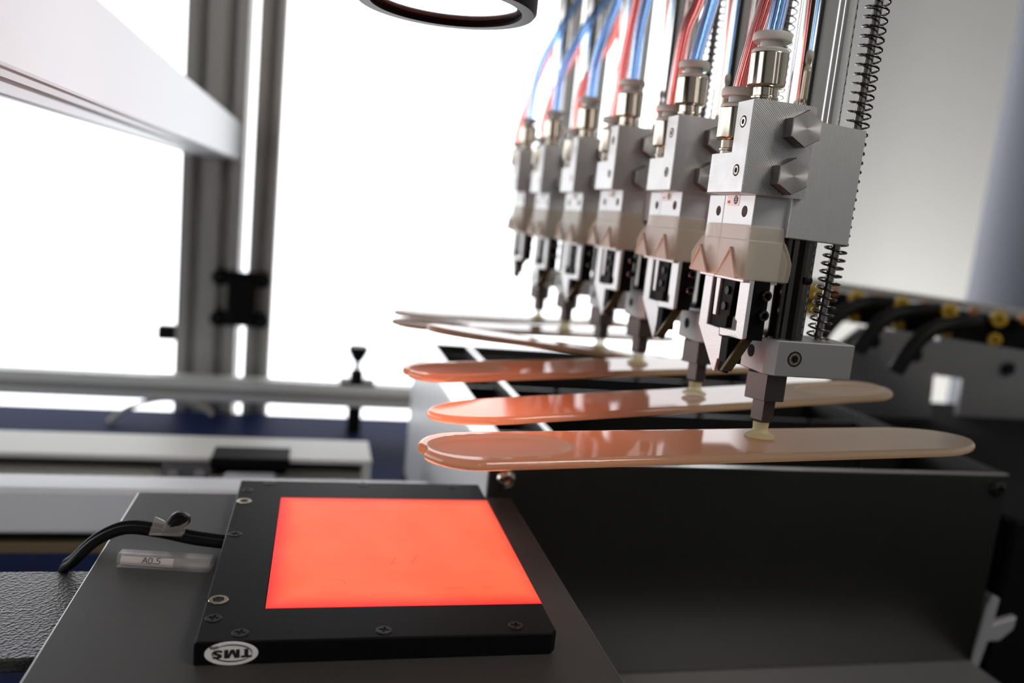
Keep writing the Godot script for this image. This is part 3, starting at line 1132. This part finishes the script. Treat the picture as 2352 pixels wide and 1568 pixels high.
	box(106.0, -33.4, -195.2, 110.6, -26.4, -191.2, 0.2)
	box(108.9, -37.0, -200.2, 110.5, -33.6, -196.6, 0.2)
	part("black_insert", t, M.black_matte)
	# foot bracket with nozzle
	prism("y", pts([116.7, -190.3, 119.0, -188, 142.0, -188, 142.0, -203, 116.7, -203]), -35.5, -25.9, 0.25)
	var k2 := part("foot_bracket", t, M.cast)
	socket_screw("set_screw", k2, M.nickel, "z", Vector3(124.3, -30.6, -188), 1.75, 0.1, 0.6, 2.1)
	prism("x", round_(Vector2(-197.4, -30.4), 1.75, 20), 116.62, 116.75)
	part("side_hole_shade", k2, M.hole)  # flat dark disc painting the shade of a bore
	prism("y", round_(Vector2(121.2, -195), 5.9, 6), -42.9, -35.5, 0.15)
	part("nozzle_nut", t, M.nut)
	lathe([[0, -42.9], [3.4, -42.9], [3.4, -48.8], [2.9, -49.5], [0, -49.5]], Vector3(121.5, 0, -195), "y", 6)
	part("nozzle_stem", t, M.nut, 20.0)
	lathe([[0, -49.3], [2.1, -49.3], [2.15, -50.6], [2.0, -51.7], [2.2, -52.3], [3.0, -52.9], [4.05, -53.5], [4.15, -53.8], [3.9, -54.1], [3.2, -54.15], [2.2, -53.2], [1.2, -52.6], [0, -52.6]], Vector3(121.6, 0, -195), "y", 36)
	part("suction_cup", t, M.cup)
	return t


func hex_bolt(parent: Node3D, c: Vector3, r: float, tall: float) -> void:
	var start := mv.size()
	var p := round_(Vector2(c.x, c.y), r, 6, PI / 2)
	var q := round_(Vector2(c.x, c.y), r - 0.18, 6, PI / 2)
	prism("z", p, c.z - 0.3, c.z + tall - 0.18)
	for i in 6:
		var j := (i + 1) % 6
		quad(on("z", p[i], c.z + tall - 0.18), on("z", p[j], c.z + tall - 0.18), on("z", q[j], c.z + tall), on("z", q[i], c.z + tall))
	var b := part("hex_bolt", parent, M.bolt)
	# turned end face: rings of short facets whose texture runs round the centre
	for i in 6:
		for s in 8:
			var a0 := q[i].lerp(q[(i + 1) % 6], s / 8.0)
			var a1 := q[i].lerp(q[(i + 1) % 6], (s + 1) / 8.0)
			var m := Vector2(c.x, c.y)
			for v in [m, a0, a1]:
				mv.append(on("z", v, c.z + tall + 0.03))
			var u0 := (i + s / 8.0) / 6.0
			var u1 := (i + (s + 1) / 8.0) / 6.0
			mu.append_array(PackedVector2Array([Vector2((u0 + u1) / 2, 0), Vector2(u0, m.distance_to(a0) / r), Vector2(u1, m.distance_to(a1) / r)]))
	part("turned_face", b, M.turned)


func dust_cover(parent: Node3D) -> void:
	var levels := [[3.2, 105.1, 115.5, -187.4, -210.8], [2.6, 104.9, 115.9, -187.1, -211.3], [0.2, 104.8, 116.0, -187.0, -211.7], [-0.5, 104.75, 116.2, -187.0, -211.9], [-0.8, 104.5, 116.5, -186.8, -212.3],
		[-3.2, 104.3, 117.8, -186.7, -215.0], [-5.7, 104.2, 118.9, -186.7, -217.2], [-8.4, 104.3, 118.9, -186.7, -217.0], [-10.5, 104.5, 118.7, -186.8, -216.5], [-10.8, 104.9, 118.3, -187.2, -216.1]]
	var rings := []
	for k in levels.size() * 2:
		var v: Array = levels[k] if k < levels.size() else levels[levels.size() * 2 - 1 - k]
		var d := 0.0 if k < levels.size() else 0.9
		var r := rect(v[1] + d, v[4] + d, v[2] - d, v[3] - d, 1.3 - d * 0.6, 4)
		var ring := []
		for p in r:
			ring.append(on("y", p, v[0]))
		rings.append(ring)
	var start := mv.size()
	var n: int = rings[0].size()
	for k in rings.size():
		var nx := (k + 1) % rings.size()
		for i in n:
			var j := (i + 1) % n
			quad(rings[k][i], rings[k][j], rings[nx][j], rings[nx][i])
	outward(start)
	var o := part("dust_cover", parent, M.boot, 30)
	for f in [[-210.9, -3.6, -214.7, -204.2, -10.4], [-193.4, -3.2, -198.4, -188.0, -10.4]]:
		var top := Vector3(104.3, f[1], f[0])
		var a := Vector3(103.5, f[4], f[2] + 0.4)
		var b := Vector3(103.5, f[4], f[3] - 0.4)
		var a2 := Vector3(105, f[4], f[2] - 0.3)
		var b2 := Vector3(105, f[4], f[3] + 0.3)
		var top2 := Vector3(105, f[1] + 0.4, f[0])
		var st := mv.size()
		tri(top, a, b)
		tri(top2, b2, a2)
		quad(top, top2, a2, a)
		quad(top, b, b2, top2)
		quad(a, a2, b2, b)
		outward(st)
		for foot in [f[2], f[3]]:
			var along := (Vector2(foot, f[4]) - Vector2(f[0], f[1] + 0.3)).normalized()
			var across := Vector2(-along.y, along.x) * 0.34
			var p0 := Vector2(f[0], f[1] + 0.3)
			var p1 := Vector2(foot, f[4])
			var from := mv.size()
			prism("x", PackedVector2Array([p0 - across, p1 - across, p1 + across, p0 + across]), 0.0, 1.3, 0.25)
			for i in range(from, mv.size()):          # lean the ridge along the wedge
				var u: float = (f[1] - mv[i].y) / (f[1] - f[4])
				mv[i].x += lerpf(103.75, 103.3, u)
		part("raised_wedge", o, M.boot_ridge, 25)


# ---------------------------------------------------------------- sticks
func stick_mesh(origin: Vector3) -> Array:
	# along +x from 0 to 174, top at y = 0; a frosted bowl near the first end
	var L := 174.0
	var W := 11.0
	var nx := 150
	var nz := 44
	var top := []
	for i in nx + 1:
		var x := 12.0 * pow(i / 40.0, 1.6) if i < 40 else 12.0 + (i - 40) * 0.4
		if i > 105:
			x = 38.0 + (L - 38.0) * sin(PI / 2 * (i - 105.0) / 45.0)
		var half := W
		if x < 11.5:
			half = W * sqrt(maxf(0.0, 1.0 - pow((11.5 - x) / 11.5, 2.0)))
		if x > L - 24.0:
			half = minf(half, W * pow(maxf(0.0, 1.0 - pow((x - L + 24.0) / 24.0, 2.2)), 0.55))
		var row := []
		for j in nz + 1:
			var s := -1.0 + 2.0 * j / nz
			var xx := x
			if x < 2.0:
				xx = x + 0.9 * exp(-pow((s * half) / 1.3, 2.0)) * (1.0 - x / 2.0)
			row.append(Vector3(xx, 0, s * half))
		top.append(row)
	var edge := [[0.0, 0.0], [0.5, -0.12], [0.95, -0.55], [1.1, -1.2], [0.95, -1.85], [0.5, -2.3], [0.0, -2.45]]
	for i in nx:
		for j in nz:
			var d := []
			for v in [top[i][j], top[i][j + 1], top[i + 1][j + 1], top[i + 1][j]]:
				d.append(v + Vector3(0, -1.2 * clampf((1.02 - bowl(v)) / 0.06, 0.0, 1.0), 0))
			quad(d[0], d[1], d[2], d[3])
	for side in [0, nz]:
		for i in nx:
			for e in edge.size() - 1:
				var ps := []
				for m in [[i, e], [i + 1, e], [i + 1, e + 1], [i, e + 1]]:
					var v: Vector3 = top[m[0]][side]
					var nrm: Vector3 = rim_dir(top, m[0], side)
					ps.append(v + nrm * edge[m[1]][0] + Vector3(0, edge[m[1]][1], 0))
				if side == 0:
					quad(ps[0], ps[1], ps[2], ps[3])
				else:
					quad(ps[3], ps[2], ps[1], ps[0])
	for i in nx:
		for j in nz:
			var dn := Vector3(0, -2.45, 0)
			quad(top[i][j + 1] + dn, top[i][j] + dn, top[i + 1][j] + dn, top[i + 1][j + 1] + dn)
	face_up()
	body_mesh = commit(origin, 45)
	body_mesh.surface_set_material(0, M.stick)
	# the frosted bowl: rings along its outline, from a hair above the rim down to the flat floor
	var rings := [[1.06, 0.015], [1.0, 0.01], [0.975, -0.10], [0.94, -0.38], [0.90, -0.62], [0.85, -0.74], [0.78, -0.78], [0.5, -0.8], [0.2, -0.8], [0.0, -0.8]]
	var n := 96
	for k in rings.size() - 1:
		for i in n:
			var c := []
			for m: Array in [[k, i], [k, i + 1], [k + 1, i + 1], [k + 1, i]]:
				var t: float = TAU * m[1] / n
				var f: float = rings[m[0]][0]
				var ux := signf(cos(t)) * pow(absf(cos(t)), 2.0 / 2.6) * 17.4
				var uz := signf(sin(t)) * pow(absf(sin(t)), 2.0 / 2.2) * 8.6
				c.append(Vector3(19.4 + ux * f, rings[m[0]][1], uz * f))
			if k < rings.size() - 2:
				quad(c[0], c[1], c[2], c[3])
			else:
				tri(c[0], c[1], c[2])
	face_up()
	bowl_mesh = commit(origin, 60)
	bowl_mesh.surface_set_material(0, M.frosted)
	return [body_mesh, bowl_mesh]


var body_mesh: ArrayMesh
var bowl_mesh: ArrayMesh


func face_up() -> void:
	# the upper faces of the soup look up; turn all faces round if they do not
	var s := 0.0
	for i in range(0, mv.size(), 3):
		s += (mv[i + 1] - mv[i]).cross(mv[i + 2] - mv[i]).y * (1.0 if mv[i].y > -1.22 else -1.0)
	if s < 0.0:
		for i in range(0, mv.size(), 3):
			var a := mv[i + 1]
			mv[i + 1] = mv[i + 2]
			mv[i + 2] = a


func rim_dir(top: Array, i: int, side: int) -> Vector3:
	var a: Vector3 = top[maxi(i - 1, 0)][side]
	var b: Vector3 = top[mini(i + 1, top.size() - 1)][side]
	var d := (b - a).normalized()
	var n := Vector3(-d.z, 0, d.x)
	if (n.z > 0.0) != (side > 0) and absf(n.z) > 0.02:
		n = -n
	if i == 0:
		n = Vector3(-1, 0, 0)
	if i == top.size() - 1:
		n = Vector3(1, 0, 0)
	return n


func bowl(v: Vector3) -> float:
	# below 1 inside the outline of the frosted bowl
	return sqrt(pow(absf(v.x - 19.4) / 17.4, 2.6) + pow(absf(v.z) / 8.6, 2.2))


func heads_sticks_and_hoses() -> void:
	var t := thing("carrier_plate", "dark plate above the picture from which heads and lens hang", "plate", Vector3(80, 176, -320))
	box(-5, 176, -470, 165, 186, -170, 1)
	part("plate", t, M.black_matte)
	box(60, 186, -340, 90, 1200, -310, 1)
	part("post", t, M.extrusion)
	var first := make_head()
	var shift := [Vector3.ZERO, Vector3(2.9, 1.2, -50), Vector3(1.1, 1.7, -97.5), Vector3(1.1, 0.9, -145), Vector3(1.2, 0.8, -199), Vector3(0.7, 1.5, -248)]
	var lower := [Vector3.ZERO, Vector3(1.4, -1.0, 0), Vector3(1.6, -0.8, 0), Vector3(2.5, -2.6, 0), Vector3(2.2, -2.7, 0), Vector3(1.5, -4.6, 0)]
	var words := ["", "second suction head from the front, just behind the nearest one", "third suction head from the front, in the middle of the row", "fourth suction head from the front, over the tilted stick", "fifth suction head from the front, last but one of the row", "farthest suction head at the left end of the row, most blurred"]
	for k in range(1, 6):
		var o := first.duplicate() as Node3D
		o.name = numbered("suction_head", self)
		add_child(o)
		o.position = first.position + shift[k] * 0.001
		o.set_meta("label", words[k])
		for c in o.get_children():
			for n in ["foot_bracket", "nozzle_nut", "nozzle_stem", "suction_cup"]:
				if str(c.name).begins_with(n):
					c.position += lower[k] * 0.001
	# sticks: near end, far end, roll about the long axis, bowl at the far end?
	var s := [
		[Vector3(27.0, -54.15, -176.8), Vector3(196.5, -54.15, -203.4), 0.0, false, "nearest cream plastic stick, frosted bowl glowing red at its left end"],
		[Vector3(33.4, -60.1, -231.5), Vector3(208.5, -49.6, -255.9), 0.0, true, "second cream plastic stick, plain glowing left end and bowl at right"],
		[Vector3(31.0, -55.3, -267.9), Vector3(199.6, -51.7, -312.5), 0.0, false, "third cream plastic stick, with a dull bowl at its left end"],
		[Vector3(42.0, -43.4, -292.6), Vector3(191.9, -65.9, -378.4), 0.0, true, "fourth cream plastic stick, hanging aslant with its left end raised"],
		[Vector3(34.8, -52.0, -359.7), Vector3(197.4, -59.4, -421.8), 0.0, false, "fifth cream plastic stick, second from the back, with shadowed bowl"],
		[Vector3(38.6, -52.7, -397.9), Vector3(192.2, -61.0, -479.6), 0.0, true, "farthest cream plastic stick, uppermost thin line of the row"]]
	var meshes := stick_mesh(Vector3.ZERO)
	for k in 6:
		var a: Vector3 = s[k][0]
		var b: Vector3 = s[k][1]
		var x := (b - a).normalized()
		var z := x.cross(Vector3.UP).normalized()
		z = z.rotated(x, s[k][2])
		var y := z.cross(x)
		var basis := Basis(x, y, z)
		var at := (a + b) / 2 - x * 87.0
		if s[k][3]:
			basis = Basis(-x, y, -z)
			at = (a + b) / 2 + x * 87.0
		var o := MeshInstance3D.new()
		o.name = numbered("plastic_stick", self)
		o.mesh = meshes[0]
		o.transform = Transform3D(basis, w(at))
		add_child(o)
		var f := MeshInstance3D.new()
		f.name = "frosted_bowl"
		f.mesh = meshes[1]
		o.add_child(f)
		tag(o, s[k][4], "stick", "cream plastic sticks held by suction cups")
	hoses(shift)


func hoses(shift: Array) -> void:
	var blue := [[105.8, 50.6, 105.9, 58.1], [108.2, 51.8, 109.5, 59.9, 111.3, 70.0], [106.0, 52.4, 106.6, 68.2, 108.0, 79.9], [105.4, 50.0, 107.3, 69.2, 113.4, 91.2], [105.5, 50.8, 107.8, 69.8, 116.5, 90.5, 125.6, 105.0], [104.4, 51.9, 107.9, 76.1, 115.7, 95.7, 126.4, 116.0]]
	var red := [[103.5, 37.6, 105.2, 49.3, 107.4, 60.3], [105.7, 38.8, 107.6, 60.4, 110.9, 71.9], [103.3, 40.0, 105.9, 61.9, 107.9, 81.9], [102.9, 40.1, 105.0, 55.6, 115.3, 77.8, 119.4, 94.2], [104.2, 47.6, 110.4, 68.6, 129.4, 108.0], [102.5, 45.0, 112.6, 80.5, 129.0, 118.7]]
	var heads := ["nearest", "second", "third", "fourth", "fifth", "farthest"]
	for c in 2:
		for k in 6:
			var z: float = (-189.3 if c == 0 else -198.6) + shift[k].z
			var p: Array = blue[k] if c == 0 else red[k]
			var start: Vector3 = shift[k] + (Vector3(105.2, 46.0, -189.3) if c == 0 else Vector3(103.4, 33.6, -198.6))
			var raw := [start, start + Vector3(0, 4.5, 0)]
			for i in range(0, p.size(), 2):
				if p[i + 1] > start.y + 7.0:
					raw.append(Vector3(p[i], p[i + 1], z))
			var last: Vector3 = raw[-1]
			var d: Vector3 = (last - raw[-2]).normalized()
			raw.append(last + d * 30.0)
			var e: Vector3 = raw[-1]
			raw.append(Vector3(e.x + (176.5 - e.y) * d.x * 0.6, maxf(176.5, e.y + 3.0), z))
			sweep(smooth_path(raw, 7), 2.1, 18, 1.25)
			var o := solo("blue_hose" if c == 0 else "red_hose", M.blue_hose if c == 0 else M.red_hose, start, 60)
			var colour := "blue" if c == 0 else "red"
			tag(o, "clear %s air hose plugged into the %s suction head" % [colour, heads[k] + ("" if k in [0, 5] else " nearest")], "air hose", "%s air hoses" % colour)
